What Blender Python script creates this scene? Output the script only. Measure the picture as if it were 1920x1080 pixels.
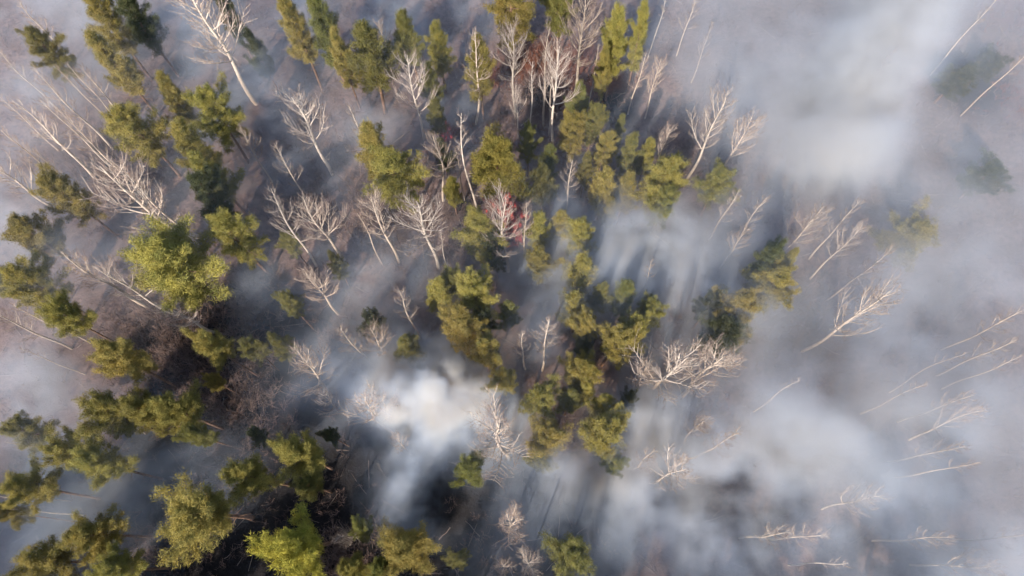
import bpy, math, random
import numpy as np
from mathutils import Vector, Matrix

for o in list(bpy.data.objects):
    bpy.data.objects.remove(o)
SC = bpy.context.scene
COL = SC.collection

# ------------------------------------------------------------------ camera (drone, 80 m up, looking steeply down)
CAM_H = 80.0
FPX = 1300.0                      # focal length in pixels of the 1920-wide photo
NADIR = (946.0, 1044.0)           # where the plumb line meets the photo
_dx, _dy = NADIR[0] - 960.0, NADIR[1] - 540.0
PITCH = math.atan(math.hypot(_dx, _dy) / FPX)
ROLL = math.atan2(_dx, _dy)
CAMROT = Matrix.Rotation(PITCH, 4, 'X') @ Matrix.Rotation(ROLL, 4, 'Z')
cam_d = bpy.data.cameras.new('camera')
cam_d.sensor_width = 36.0
cam_d.lens = FPX / 1920.0 * 36.0
cam_d.clip_start = 0.5
cam_d.clip_end = 5000
cam = bpy.data.objects.new('camera', cam_d)
COL.objects.link(cam)
cam.matrix_world = Matrix.Translation((0, 0, CAM_H)) @ CAMROT
SC.camera = cam

# ------------------------------------------------------------------ sky, sun, exposure
SUN_ELEV = math.radians(37)
SUN_AZ = math.radians(180 + 24)   # compass from +Y, clockwise: behind the camera, to its left
world = bpy.data.worlds.new('World')
SC.world = world
world.use_nodes = True
wn = world.node_tree.nodes
sky = wn.new('ShaderNodeTexSky')
sky.sky_type = 'NISHITA'
sky.sun_disc = False
sky.sun_elevation = SUN_ELEV
sky.sun_rotation = SUN_AZ
bg = wn['Background']
bg.inputs['Strength'].default_value = 0.11
world.node_tree.links.new(sky.outputs['Color'], bg.inputs['Color'])
to_sun = Vector((math.sin(SUN_AZ) * math.cos(SUN_ELEV), math.cos(SUN_AZ) * math.cos(SUN_ELEV), math.sin(SUN_ELEV)))
sun_d = bpy.data.lights.new('sun', 'SUN')
sun_d.energy = 4.6
sun_d.angle = math.radians(0.6)
sun_d.color = (1.0, 0.87, 0.735)
sun = bpy.data.objects.new('sun', sun_d)
COL.objects.link(sun)
sun.rotation_euler = to_sun.to_track_quat('Z', 'Y').to_euler()
vs = SC.view_settings
vs.view_transform = 'Standard'
vs.look = 'None'
vs.exposure = 0.92
vs.gamma = 1.0
vs.use_curve_mapping = False
cy = SC.cycles
cy.max_bounces = 6
cy.diffuse_bounces = 2
cy.transmission_bounces = 2
cy.transparent_max_bounces = 4
cy.volume_bounces = 1
cy.volume_step_rate = 2.2
cy.volume_max_steps = 256
cy.use_adaptive_sampling = True
cy.adaptive_threshold = 0.05
cy.use_denoising = True
cy.denoiser = 'OPENIMAGEDENOISE'
cy.sample_clamp_indirect = 4.0

# ------------------------------------------------------------------ helpers
_R3 = CAMROT.to_3x3()
def ray(px, py):
    return _R3 @ Vector(((px - 960.0) / FPX, (540.0 - py) / FPX, -1.0))
def at(px, py, z=0.0):
    """world point at height z seen at this photo pixel"""
    r = ray(px, py)
    t = (z - CAM_H) / r.z
    return Vector((r.x * t, r.y * t, z))
def m_per_px(p):
    return (Vector((0, 0, CAM_H)) - p).dot(_R3 @ Vector((0, 0, 1))) / FPX

def terrain(x, y):
    return (0.35 * np.sin(x * 0.071 + 1.3) * np.cos(y * 0.063 - 0.4) + 0.22 * np.sin(x * 0.19 + y * 0.13)
            + 0.10 * np.sin(x * 0.53 - 1.0) * np.sin(y * 0.47 + 2.0))

class MB:
    """collects tubes and blades, builds ONE mesh"""
    def __init__(self):
        self.v, self.f, self.n, self.mi, self.cur = [], [], 0, [], 0
    def add(self, v, f):
        self.v.append(np.asarray(v, float).reshape(-1, 3))
        self.f.extend([tuple(i + self.n for i in q) for q in f])
        self.n += len(self.v[-1])
        self.mi.extend([self.cur] * len(f))
    def tube(self, pts, rad, sides=5, cap=True):
        pts = np.asarray(pts, float)
        k = len(pts)
        tan = np.gradient(pts, axis=0)
        tan /= np.linalg.norm(tan, axis=1)[:, None] + 1e-9
        ref = np.array([0.31, 0.95, 0.05])
        u = np.cross(tan, ref)
        u /= np.linalg.norm(u, axis=1)[:, None] + 1e-9
        w = np.cross(tan, u)
        a = np.arange(sides) / sides * 2 * math.pi
        rad = np.asarray(rad, float)
        ring = (u[:, None, :] * np.cos(a)[None, :, None] + w[:, None, :] * np.sin(a)[None, :, None]) * rad[:, None, None]
        v = (pts[:, None, :] + ring).reshape(-1, 3)
        f = []
        for i in range(k - 1):
            for j in range(sides):
                b = (j + 1) % sides
                f.append((i * sides + j, i * sides + b, (i + 1) * sides + b, (i + 1) * sides + j))
        if cap:
            f.append(tuple((k - 1) * sides + j for j in range(sides)))
        self.add(v, f)
    def mesh(self, name, mat, smooth=True, mat2=None):
        me = bpy.data.meshes.new(name)
        me.from_pydata(np.concatenate(self.v).tolist(), [], self.f)
        if smooth:
            me.polygons.foreach_set('use_smooth', [True] * len(me.polygons))
        me.materials.append(mat)
        if mat2:
            me.materials.append(mat2)
            me.polygons.foreach_set('material_index', self.mi)
        me.update()
        return me

def tri_mesh(name, V, mat):
    """V: (n,3,3) loose triangles"""
    n = len(V)
    me = bpy.data.meshes.new(name)
    me.vertices.add(n * 3); me.loops.add(n * 3); me.polygons.add(n)
    me.vertices.foreach_set('co', np.ascontiguousarray(V, np.float32).ravel())
    me.loops.foreach_set('vertex_index', np.arange(n * 3, dtype=np.int32))
    me.polygons.foreach_set('loop_start', np.arange(0, n * 3, 3, dtype=np.int32))
    me.polygons.foreach_set('loop_total', np.full(n, 3, np.int32))
    me.materials.append(mat)
    me.update(calc_edges=True)
    return me

def link(name, data, parent=None, loc=None):
    o = bpy.data.objects.new(name, data)
    COL.objects.link(o)
    if parent is not None:
        o.parent = parent
    if loc is not None:
        o.location = loc
    return o
def tag(o, label=None, cat=None, group=None, kind=None):
    if label: o['label'] = label
    if cat: o['category'] = cat
    if group: o['group'] = group
    if kind: o['kind'] = kind
    return o

# ------------------------------------------------------------------ materials
def newmat(name):
    m = bpy.data.materials.new(name)
    m.use_nodes = True
    nt = m.node_tree
    for n in list(nt.nodes):
        nt.nodes.remove(n)
    out = nt.nodes.new('ShaderNodeOutputMaterial')
    return m, nt, out
def N(nt, t, **kw):
    n = nt.nodes.new(t)
    for k, v in kw.items():
        setattr(n, k, v)
    return n
def ramp(nt, fac, stops):
    r = nt.nodes.new('ShaderNodeValToRGB')
    e = r.color_ramp.elements
    while len(e) < len(stops):
        e.new(0.5)
    for i, (p, c) in enumerate(stops):
        e[i].position = p
        e[i].color = (*c, 1) if len(c) == 3 else c
    nt.links.new(fac, r.inputs['Fac'])
    return r.outputs['Color']
def noise(nt, scale, detail=4, rough=0.6, coord='Object', vec=None):
    n = nt.nodes.new('ShaderNodeTexNoise')
    n.inputs['Scale'].default_value = scale
    n.inputs['Detail'].default_value = detail
    n.inputs['Roughness'].default_value = rough
    if vec is None:
        tc = nt.nodes.new('ShaderNodeTexCoord')
        vec = tc.outputs[coord]
    nt.links.new(vec, n.inputs['Vector'])
    return n.outputs['Fac']
def mix(nt, fac, a, b, mode='MIX'):
    m = nt.nodes.new('ShaderNodeMix')
    m.data_type = 'RGBA'; m.blend_type = mode
    for s, val in ((0, fac), (6, a), (7, b)):
        if hasattr(val, 'is_linked'):
            nt.links.new(val, m.inputs[s])
        elif s == 0:
            m.inputs[0].default_value = val
        else:
            m.inputs[s].default_value = (*val, 1)
    return m.outputs[2]

def mat_needles():
    m, nt, out = newmat('pine_needles')
    oi = N(nt, 'ShaderNodeObjectInfo')
    col = oi.outputs['Color']
    nz = noise(nt, 0.9, 3)
    c2 = mix(nt, 1.0, col, ramp(nt, nz, [(0.3, (0.6, 0.68, 0.7)), (0.5, (0.98, 0.98, 0.98)), (0.72, (1.28, 1.22, 1.0))]), 'MULTIPLY')
    nz2 = noise(nt, 0.45, 2)
    c3 = mix(nt, ramp(nt, nz2, [(0.62, (0, 0, 0)), (0.78, (0.45, 0.45, 0.45))]), c2, (0.17, 0.13, 0.06))
    d = N(nt, 'ShaderNodeBsdfDiffuse'); t = N(nt, 'ShaderNodeBsdfTranslucent')
    nt.links.new(c3, d.inputs['Color']); nt.links.new(c3, t.inputs['Color'])
    ms = N(nt, 'ShaderNodeMixShader'); ms.inputs[0].default_value = 0.34
    nt.links.new(d.outputs[0], ms.inputs[1]); nt.links.new(t.outputs[0], ms.inputs[2])
    nt.links.new(ms.outputs[0], out.inputs['Surface'])
    return m
def mat_rough(name, stops, scale, detail=5, bump=0.0, rough=0.85, tint=False):
    m, nt, out = newmat(name)
    nz = noise(nt, scale, detail)
    c = ramp(nt, nz, stops)
    if tint:
        oi = N(nt, 'ShaderNodeObjectInfo')
        c = mix(nt, 1.0, c, oi.outputs['Color'], 'MULTIPLY')
    p = N(nt, 'ShaderNodeBsdfPrincipled')
    p.inputs['Roughness'].default_value = rough
    p.inputs['Specular IOR Level'].default_value = 0.2
    nt.links.new(c, p.inputs['Base Color'])
    if bump:
        b = N(nt, 'ShaderNodeBump'); b.inputs['Strength'].default_value = bump; b.inputs['Distance'].default_value = 0.1
        nt.links.new(nz, b.inputs['Height']); nt.links.new(b.outputs[0], p.inputs['Normal'])
    nt.links.new(p.outputs[0], out.inputs['Surface'])
    return m
def mat_birch():
    m, nt, out = newmat('birch_bark')
    tc = N(nt, 'ShaderNodeTexCoord'); mp = N(nt, 'ShaderNodeMapping')
    mp.inputs['Scale'].default_value = (1.2, 1.2, 5.5)
    nt.links.new(tc.outputs['Object'], mp.inputs['Vector'])
    nz = noise(nt, 1.0, 4, 0.65, vec=mp.outputs[0])
    c = ramp(nt, nz, [(0.30, (0.10, 0.085, 0.08)), (0.40, (0.46, 0.41, 0.37)), (0.7, (0.60, 0.55, 0.49))])
    oi = N(nt, 'ShaderNodeObjectInfo')
    c = mix(nt, 1.0, c, oi.outputs['Color'], 'MULTIPLY')
    p = N(nt, 'ShaderNodeBsdfPrincipled'); p.inputs['Roughness'].default_value = 0.7
    p.inputs['Specular IOR Level'].default_value = 0.25
    nt.links.new(c, p.inputs['Base Color']); nt.links.new(p.outputs[0], out.inputs['Surface'])
    return m
M_NEEDLE = mat_needles()
M_BIRCH = mat_birch()
M_LIMB = mat_rough('birch_limb_bark', [(0.3, (0.36, 0.31, 0.28)), (0.65, (0.56, 0.51, 0.46))], 2.0, 3, tint=True)
M_TWIG = mat_rough('birch_twig_bark', [(0.3, (0.20, 0.15, 0.135)), (0.65, (0.34, 0.28, 0.25))], 2.0, 2, tint=True)
M_PINEBARK = mat_rough('pine_bark', [(0.35, (0.10, 0.065, 0.05)), (0.62, (0.27, 0.17, 0.12))], 3.0, 5, 0.4)
M_SHRUB = mat_rough('dry_twigs', [(0.3, (0.085, 0.06, 0.054)), (0.55, (0.19, 0.135, 0.118)), (0.75, (0.30, 0.225, 0.195))], 0.35, 4)
M_RUST = mat_rough('russet_dead_leaves', [(0.3, (0.085, 0.032, 0.02)), (0.65, (0.21, 0.085, 0.05))], 1.2, 4)
M_LOGD = mat_rough('charred_wood', [(0.35, (0.015, 0.013, 0.014)), (0.7, (0.07, 0.06, 0.058))], 3.0, 5, 0.4)
# ------------------------------------------------------------------ ground
def blobfield(X, Y, blobs, z=0.0):
    out = np.zeros_like(X)
    for px, py, rp, a in blobs:
        p = at(px, py, z)
        r = rp * m_per_px(p)
        out += a * np.exp(-((X - p.x) ** 2 + (Y - p.y) ** 2) / (r * r))
    return out
# ground painted dark for char and tree shade alike, and ground under russet bracken (photo pixels, radius in pixels, amount)
CHAR_SHADE = [(860, 970, 130, 1.2), (640, 900, 110, 1.1), (600, 1000, 110, 1.0), (470, 960, 80, .7), (430, 640, 90, .8), (600, 640, 60, .9),
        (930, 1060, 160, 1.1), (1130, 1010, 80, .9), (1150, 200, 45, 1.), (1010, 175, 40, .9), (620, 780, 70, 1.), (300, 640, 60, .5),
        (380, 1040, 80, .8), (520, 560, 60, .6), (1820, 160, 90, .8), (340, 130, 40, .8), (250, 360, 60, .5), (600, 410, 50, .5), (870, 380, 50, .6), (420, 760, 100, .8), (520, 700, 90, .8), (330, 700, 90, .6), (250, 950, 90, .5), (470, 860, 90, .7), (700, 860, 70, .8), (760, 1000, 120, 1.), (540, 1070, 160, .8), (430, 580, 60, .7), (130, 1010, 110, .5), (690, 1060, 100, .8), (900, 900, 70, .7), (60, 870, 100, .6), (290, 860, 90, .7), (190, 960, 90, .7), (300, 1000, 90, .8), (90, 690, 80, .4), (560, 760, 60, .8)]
RUST = [(1000, 105, 45, .9), (1110, 130, 70, 1.2), (1080, 190, 40, .8), (930, 140, 40, .7), (1180, 400, 50, .7), (1020, 545, 40, .8), (950, 400, 50, .9),
        (1040, 280, 40, .7), (1890, 20, 60, .8), (1890, 190, 60, .6), (1120, 320, 50, .5), (1550, 590, 60, .4), (1330, 800, 40, .5), (860, 250, 40, .5)]
def axis(lo, hi, step, far):
    mid = np.arange(lo, hi + 1e-6, step)
    g = [step]
    d = 0
    ext = []
    while d < far:
        g.append(g[-1] * 1.35); d += g[-1]; ext.append(d)
    ext = np.array(ext)
    return np.concatenate([(lo - ext)[::-1], mid, hi + ext])
gx = axis(-100, 100, 0.8, 2500)
gy = axis(-35, 110, 0.8, 2500)
GX, GY = np.meshgrid(gx, gy)
rng = np.random.default_rng(5)
near = np.clip(1.5 - np.hypot(GX, GY - 40) / 130, 0, 1)
GZ = terrain(GX, GY) + rng.normal(0, 0.05, GX.shape) * near
nxg, nyg = len(gx), len(gy)
me = bpy.data.meshes.new('forest_floor')
me.vertices.add(nxg * nyg)
me.vertices.foreach_set('co', np.stack([GX, GY, GZ], -1).astype(np.float32).ravel())
ii = (np.arange(nyg - 1)[:, None] * nxg + np.arange(nxg - 1)[None, :]).ravel()
q = np.stack([ii, ii + 1, ii + nxg + 1, ii + nxg], 1).astype(np.int32)
me.loops.add(q.size); me.polygons.add(len(q))
me.loops.foreach_set('vertex_index', q.ravel())
me.polygons.foreach_set('loop_start', np.arange(0, q.size, 4, dtype=np.int32))
me.polygons.foreach_set('loop_total', np.full(len(q), 4, np.int32))
me.polygons.foreach_set('use_smooth', np.ones(len(q), bool))
me.update(calc_edges=True)
for nm, bl in (('burnt_shade', CHAR_SHADE), ('russet', RUST)):
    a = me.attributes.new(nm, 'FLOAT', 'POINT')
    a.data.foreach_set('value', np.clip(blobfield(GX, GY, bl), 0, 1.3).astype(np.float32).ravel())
def mat_ground():
    m, nt, out = newmat('leaf_litter')
    n1 = noise(nt, 0.22, 6, 0.62); n2 = noise(nt, 1.7, 6, 0.7); n3 = noise(nt, 7.0, 4, 0.7)
    c = ramp(nt, n2, [(0.28, (0.035, 0.026, 0.024)), (0.5, (0.150, 0.104, 0.096)), (0.66, (0.22, 0.16, 0.145)), (0.8, (0.30, 0.235, 0.21))])
    c = mix(nt, ramp(nt, n1, [(0.42, (0, 0, 0)), (0.62, (0.75, 0.75, 0.75))]), c, ramp(nt, n3, [(0.35, (0.05, 0.04, 0.037)), (0.7, (0.185, 0.132, 0.122))]))
    def amount(nm, lo, hi, nz, k):
        a = N(nt, 'ShaderNodeAttribute', attribute_name=nm)
        ad = N(nt, 'ShaderNodeMath', operation='MULTIPLY_ADD'); ad.inputs[1].default_value = k
        nt.links.new(nz, ad.inputs[0]); nt.links.new(a.outputs['Fac'], ad.inputs[2])
        mr = N(nt, 'ShaderNodeMapRange'); mr.inputs['From Min'].default_value = lo; mr.inputs['From Max'].default_value = hi
        nt.links.new(ad.outputs[0], mr.inputs['Value'])
        return mr.outputs[0]
    c = mix(nt, amount('russet', 0.75, 1.15, n2, 0.9), c, ramp(nt, n3, [(0.3, (0.07, 0.028, 0.02)), (0.7, (0.19, 0.08, 0.05))]))
    c = mix(nt, amount('burnt_shade', 0.65, 1.05, n2, 0.8), c, ramp(nt, n3, [(0.35, (0.008, 0.008, 0.009)), (0.62, (0.022, 0.020, 0.021)), (0.80, (0.07, 0.06, 0.058))]))  # near-black mix: char plus tree shade put into the floor colour
    p = N(nt, 'ShaderNodeBsdfPrincipled'); p.inputs['Roughness'].default_value = 0.95; p.inputs['Specular IOR Level'].default_value = 0.1
    b = N(nt, 'ShaderNodeBump'); b.inputs['Strength'].default_value = 0.8; b.inputs['Distance'].default_value = 0.25
    nt.links.new(n2, b.inputs['Height']); nt.links.new(b.outputs[0], p.inputs['Normal'])
    nt.links.new(c, p.inputs['Base Color']); nt.links.new(p.outputs[0], out.inputs['Surface'])
    return m
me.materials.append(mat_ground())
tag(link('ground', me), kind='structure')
def gz(x, y):
    return float(terrain(np.float64(x), np.float64(y)))
# ------------------------------------------------------------------ tree survey
# pines: crown centre pixel in the 1920x1080 photo, crown width in pixels, height in metres, shape, tint, label
PINES = [
(196,35,62,18,'c','y',"pale olive pine against the top edge, beside the charcoal-dark pine"),
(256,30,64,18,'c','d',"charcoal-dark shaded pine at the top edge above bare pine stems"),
(215,118,62,17,'c','y',"olive pine under the charcoal-dark pine, its pale lower stems showing"),
(90,92,60,15,'r','b',"dull brownish pine fading into blue smoke above the slanting birch trunks"),
(255,238,84,16,'r','y',"broad olive pine overhanging the forked birch with sweeping bent branches"),
(322,192,52,16,'c','y',"slim olive pine leading the diagonal chain of pines, nearest the dark gap"),
(402,212,78,16,'r','y',"wide olive pine second in the diagonal chain, by the twiggy faint birch"),
(368,278,66,16,'c','y',"olive pine third in the diagonal chain of pines"),
(402,326,62,15,'c','y',"olive pine low in the diagonal chain, right of the forked birch"),
(126,368,74,16,'r','b',"hazy brownish pine beside a blue pool of smoke near left edge"),
(556,55,56,18,'c','y',"tall narrow olive pine, left one of the dense top-edge row"),
(608,52,62,18,'c','g',"tall green pine, middle of the dense row under the pale smoke gap"),
(640,105,46,16,'c','y',"slender olive pine wedged low in the dense top-edge row"),
(430,30,44,15,'c','d',"small dim pine at the top edge right of the tall cream birch"),
(488,105,40,13,'c','d',"faint dim pine almost lost in smoke below the top edge"),
(688,100,70,18,'c','g',"thick green pine, right end of the dense top-edge row"),
(767,62,48,15,'c','g',"pointed green pine alone against pale pinkish smoke"),
(822,86,50,14,'c','y',"small feathery olive pine with smoky stem, right of the pointed green pine"),
(808,152,36,12,'c','g',"thin dark green pine above the shortest of a three-pine file"),
(813,212,40,11,'c','g',"short dark green pine ending the file above a red glow"),
(898,122,58,17,'c','y',"conical olive pine with a white birch trunk in front of it"),
(968,18,88,17,'r','y',"wide olive pine cut by the top edge, above the vase-shaped birch"),
(1052,8,58,15,'r','g',"dark green pine cut by the top edge, beside the largest fan birch"),
(1157,72,52,18,'c','y',"tall olive pine right of the largest fan birch and russet brush"),
(1202,62,42,17,'c','y',"tall olive pine with blunt top, rightmost of the top-edge pines"),
(1134,128,32,14,'c','y',"thin olive pine pressed against a pale stem by russet brush"),
(1088,192,40,12,'c','g',"young green pine below the russet brush, under the fan birch"),
(935,300,106,17,'r','m',"big shaggy pine with brown dead patches above the red flames"),
(992,264,36,12,'r','g',"small green pine touching the shaggy brown-patched pine"),
(1072,246,56,13,'r','y',"bright round olive pine beside a reddish smoky glow"),
(1110,234,44,13,'r','g',"bright green pine shouldering a round olive pine, near dark blue shadow"),
(1132,282,42,12,'r','y',"small bright pine below two rounder ones, with a russet stem"),
(1180,288,44,13,'c','g',"upright green pine between two dim ones above the twin olive pines"),
(1158,250,30,11,'c','g',"little dim green pine on the edge of blue-grey smoke"),
(1025,306,44,12,'c','g',"small green pine directly above a slightly larger one, left of twiggy birch"),
(1022,348,54,12,'c','g',"round green pine just right of and above the red flames"),
(1098,316,34,11,'c','b',"small brownish pine beside a rust-coloured stem"),
(1130,350,54,13,'c','y',"left one of the twin olive pines in the central cluster"),
(1172,358,46,13,'c','y',"right one of the twin olive pines in the central cluster"),
(1216,292,38,12,'c','y',"dim olive pine left of the broad pine under a bare birch top"),
(1245,340,82,15,'r','y',"broad olive pine with a bare birch rising behind its top"),
(1345,346,58,11,'r','g',"lone dark green pine under two bare birches, by drifting smoke"),
(702,282,66,16,'c','y',"olive pine with a bright birch trunk leaning against its left side"),
(748,315,92,16,'r','y',"broad olive pine right of the trunk-hugging pine, dark crest"),
(828,282,30,11,'c','d',"dim dark pine behind the white birch with curled top twigs"),
(848,352,36,10,'c','y',"small olive pine at the foot of a thin kinked birch stem"),
(330,488,142,18,'r','y',"largest lone yellow-green pine, a birch trunk ending at its dark crest"),
(396,372,72,15,'r','d',"dark-topped pine above a pale olive one at the chain's lower end"),
(440,440,80,16,'r','y',"pale olive pine last in the diagonal chain, fading into blue smoke"),
(72,442,74,14,'r','b',"hazy olive pine near the left edge below the branching pale birch"),
(10,532,50,14,'r','y',"hazy olive pine cut by the left edge at mid height"),
(58,532,78,16,'r','y',"long yellow-green pine crown at left edge, upper of the pair"),
(116,588,74,16,'r','y',"yellow-green pine with birch stems crossing it, lower of the left pair"),
(216,668,90,17,'r','y',"yellow-green pine standing over dark brown ground, below three slanting birches"),
(402,648,74,16,'r','y',"olive pine whose bare brown trunk runs out to lower right"),
(468,652,48,12,'r','g',"small green pine beside the pine with bare brown trunk"),
(528,642,38,12,'c','g',"thin green pine at the rim of the dark blue smoke"),
(542,566,46,12,'r','g',"compact green pine alone between two pale flat-topped birches"),
(546,456,38,9,'r','g',"tiny bushy green pine alone left of the spreading white birch foot"),
(628,494,38,10,'r','g',"tiny dark green pine at the foot of the spreading white birch"),
(402,712,34,9,'r','y',"small olive pine sapling amid dark brown brush"),
(898,428,74,14,'r','y',"full olive pine left of the forked birches by the red flames"),
(930,466,58,12,'r','d',"dark low pine tucked under the full olive pine near the flames"),
(1014,432,46,13,'c','y',"olive pine touching the second pale birch right of the flames"),
(1048,420,38,12,'c','y',"narrow olive pine, middle of three right of the flames"),
(1090,436,58,13,'r','y',"rounder olive pine, right one of three right of the flames"),
(1012,486,46,12,'c','b',"dull olive pine sinking into smoke below the red flames"),
(858,520,42,12,'r','g',"small green pine top leading the big central clump"),
(890,552,74,15,'r','y',"tallest bright pine of the central clump above the smoke plume"),
(822,552,48,13,'c','y',"olive pine on the left flank of the central clump"),
(868,618,84,15,'r','y',"broad yellow-olive pine at the base of the central clump"),
(908,650,66,14,'r','y',"hazy yellow-olive pine sinking into the top of the white plume"),
(950,586,36,11,'c','g',"small dark-topped green pine on the right flank of the central clump"),
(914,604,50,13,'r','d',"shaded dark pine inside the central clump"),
(946,712,54,12,'r','y',"olive pine at the white plume's upper right shoulder"),
(764,650,50,13,'c','g',"single green pine leaning over the white plume's upper left"),
(700,602,50,10,'r','d',"dim grey-green pine half lost in smoke above two pale birches"),
(1090,516,52,14,'c','y',"olive pine heading the ring of pines around a smoky hole"),
(1128,552,36,12,'c','g',"slim green pine with dark crest, left one in the smoky ring"),
(1166,548,44,13,'c','g',"green pine with black twiggy crest, top of the smoky ring"),
(1216,576,48,12,'r','g',"detached green pine on the right of the smoky ring"),
(1082,578,46,13,'c','y',"olive pine on the left side of the smoky ring"),
(1104,616,56,13,'r','y',"olive pine at lower left of the smoky ring"),
(1150,636,66,14,'r','y',"wide dull olive pine closing the smoky ring from below"),
(1192,616,56,13,'r','y',"olive pine at lower right of the smoky ring"),
(1090,650,36,10,'r','d',"dark twiggy small pine between the ring and the next clump"),
(1086,698,66,14,'r','y',"bright olive pine standing between the smoky ring and the lower clump"),
(1146,392,34,11,'c','b',"small hazy pine below the twin olive pines"),
(1244,384,58,13,'r','g',"dark green pine under the broad pine, edging the smoke bank"),
(1432,488,48,15,'r','d',"dark blue-green pine top above a hazy olive pair in right smoke"),
(1448,530,64,14,'r','y',"hazy olive pine in right smoke, below the dark blue-green top"),
(1472,506,36,14,'c','y',"slim hazy olive pine, right of the pair in right smoke"),
(1372,578,62,14,'r','b',"hazy ochre-green pine with dim dark base in right smoke"),
(1332,572,40,12,'r','d',"dim dark pine left of the ochre-green one in right smoke"),
(1350,628,70,12,'r','d',"shadowy pine nearly lost in smoke above the birch trio"),
(1700,440,96,9,'r','b',"very faint green pine buried in bluish smoke toward the right"),
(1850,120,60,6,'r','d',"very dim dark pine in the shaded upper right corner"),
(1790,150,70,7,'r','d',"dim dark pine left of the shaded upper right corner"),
(1850,330,70,8,'r','d',"dim pine in blue-grey smoke by the right edge"),
(206,772,100,17,'r','y',"big yellow-green pine left of a paler twin, over blue smoke"),
(262,770,74,16,'r','y',"yellow-green pine between the big left pine and a hazy one"),
(330,766,88,16,'r','y',"hazy pale olive pine beside dark vertical trunk shadows"),
(380,814,54,13,'r','g',"small vivid green pine under the hazy pale olive one"),
(118,846,72,16,'r','y',"long yellow-olive pine crown upper left of the blue smoke pool"),
(184,872,84,16,'r','y',"yellow-olive pine dipping into the blue smoke pool"),
(45,808,66,13,'r','b',"dull pine dimmed by pinkish smoke at left edge"),
(42,915,84,16,'r','y',"yellow-olive pine cut by left edge below the pinkish smoke"),
(8,968,48,14,'r','y',"olive pine cut by left edge beside a thin leaning snag"),
(466,886,92,16,'r','y',"bright yellow-green pine with flat lower rim above black ground"),
(556,848,96,17,'r','y',"bright pine with dark green crest right of its flat-rimmed neighbour"),
(576,908,56,12,'r','g',"low deep green pine under the dark-crested bright pine"),
(370,955,138,18,'r','y',"biggest ragged yellow-green pine left of the black ground"),
(546,1012,134,18,'r','l',"glowing lime-yellow domed pine, brightest crown over black ground"),
(168,1000,94,15,'r','y',"long olive pine beneath the thin leaning snag"),
(78,1052,100,15,'r','y',"olive pine filling the lower left corner"),
(210,1068,80,14,'r','y',"olive pine cut by the bottom edge beside dark ribbed ground"),
(478,818,36,10,'r','d',"little dark green pine above the flat-rimmed bright pine"),
(622,815,40,10,'r','d',"little dim pine in the black gap left of the white plume"),
(886,880,60,13,'r','g',"neat round green pine alone right below the white plume"),
(1002,754,70,14,'r','y',"olive pine at upper left of the lower clump, facing the plume"),
(1066,752,42,12,'c','g',"dark green pine in the middle of the lower clump"),
(1094,728,40,12,'c','y',"hazy olive pine at the top of the lower clump"),
(1036,822,80,14,'r','y',"broad olive pine at left of the lower clump"),
(1118,812,84,15,'r','y',"broadest olive pine of the lower clump"),
(1132,764,42,13,'c','y',"tall olive pine at upper right of the lower clump"),
(1022,860,50,11,'r','g',"low green pine under the left of the lower clump"),
(1156,868,44,11,'r','g',"small green pine hanging below the right of the lower clump"),
(1176,750,40,11,'r','d',"dark round pine between the lower clump and the birch trio"),
(1070,1045,92,16,'r','g',"deep green pine cut by the bottom edge in navy smoke"),
(674,990,46,12,'r','g',"dark green pine at the foot of the thin smoke streamer"),
(764,1028,90,15,'r','y',"mottled yellow-green pine under the thin smoke streamer"),
(656,1062,62,13,'r','y',"yellow-green pine at bottom edge right of the lime-yellow pine"),
(708,1066,52,13,'r','g',"green pine at bottom edge left of the mottled pine"),
(854,1052,46,12,'r','g',"small green pine at the bottom edge right of the mottled pine"),
]
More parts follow.
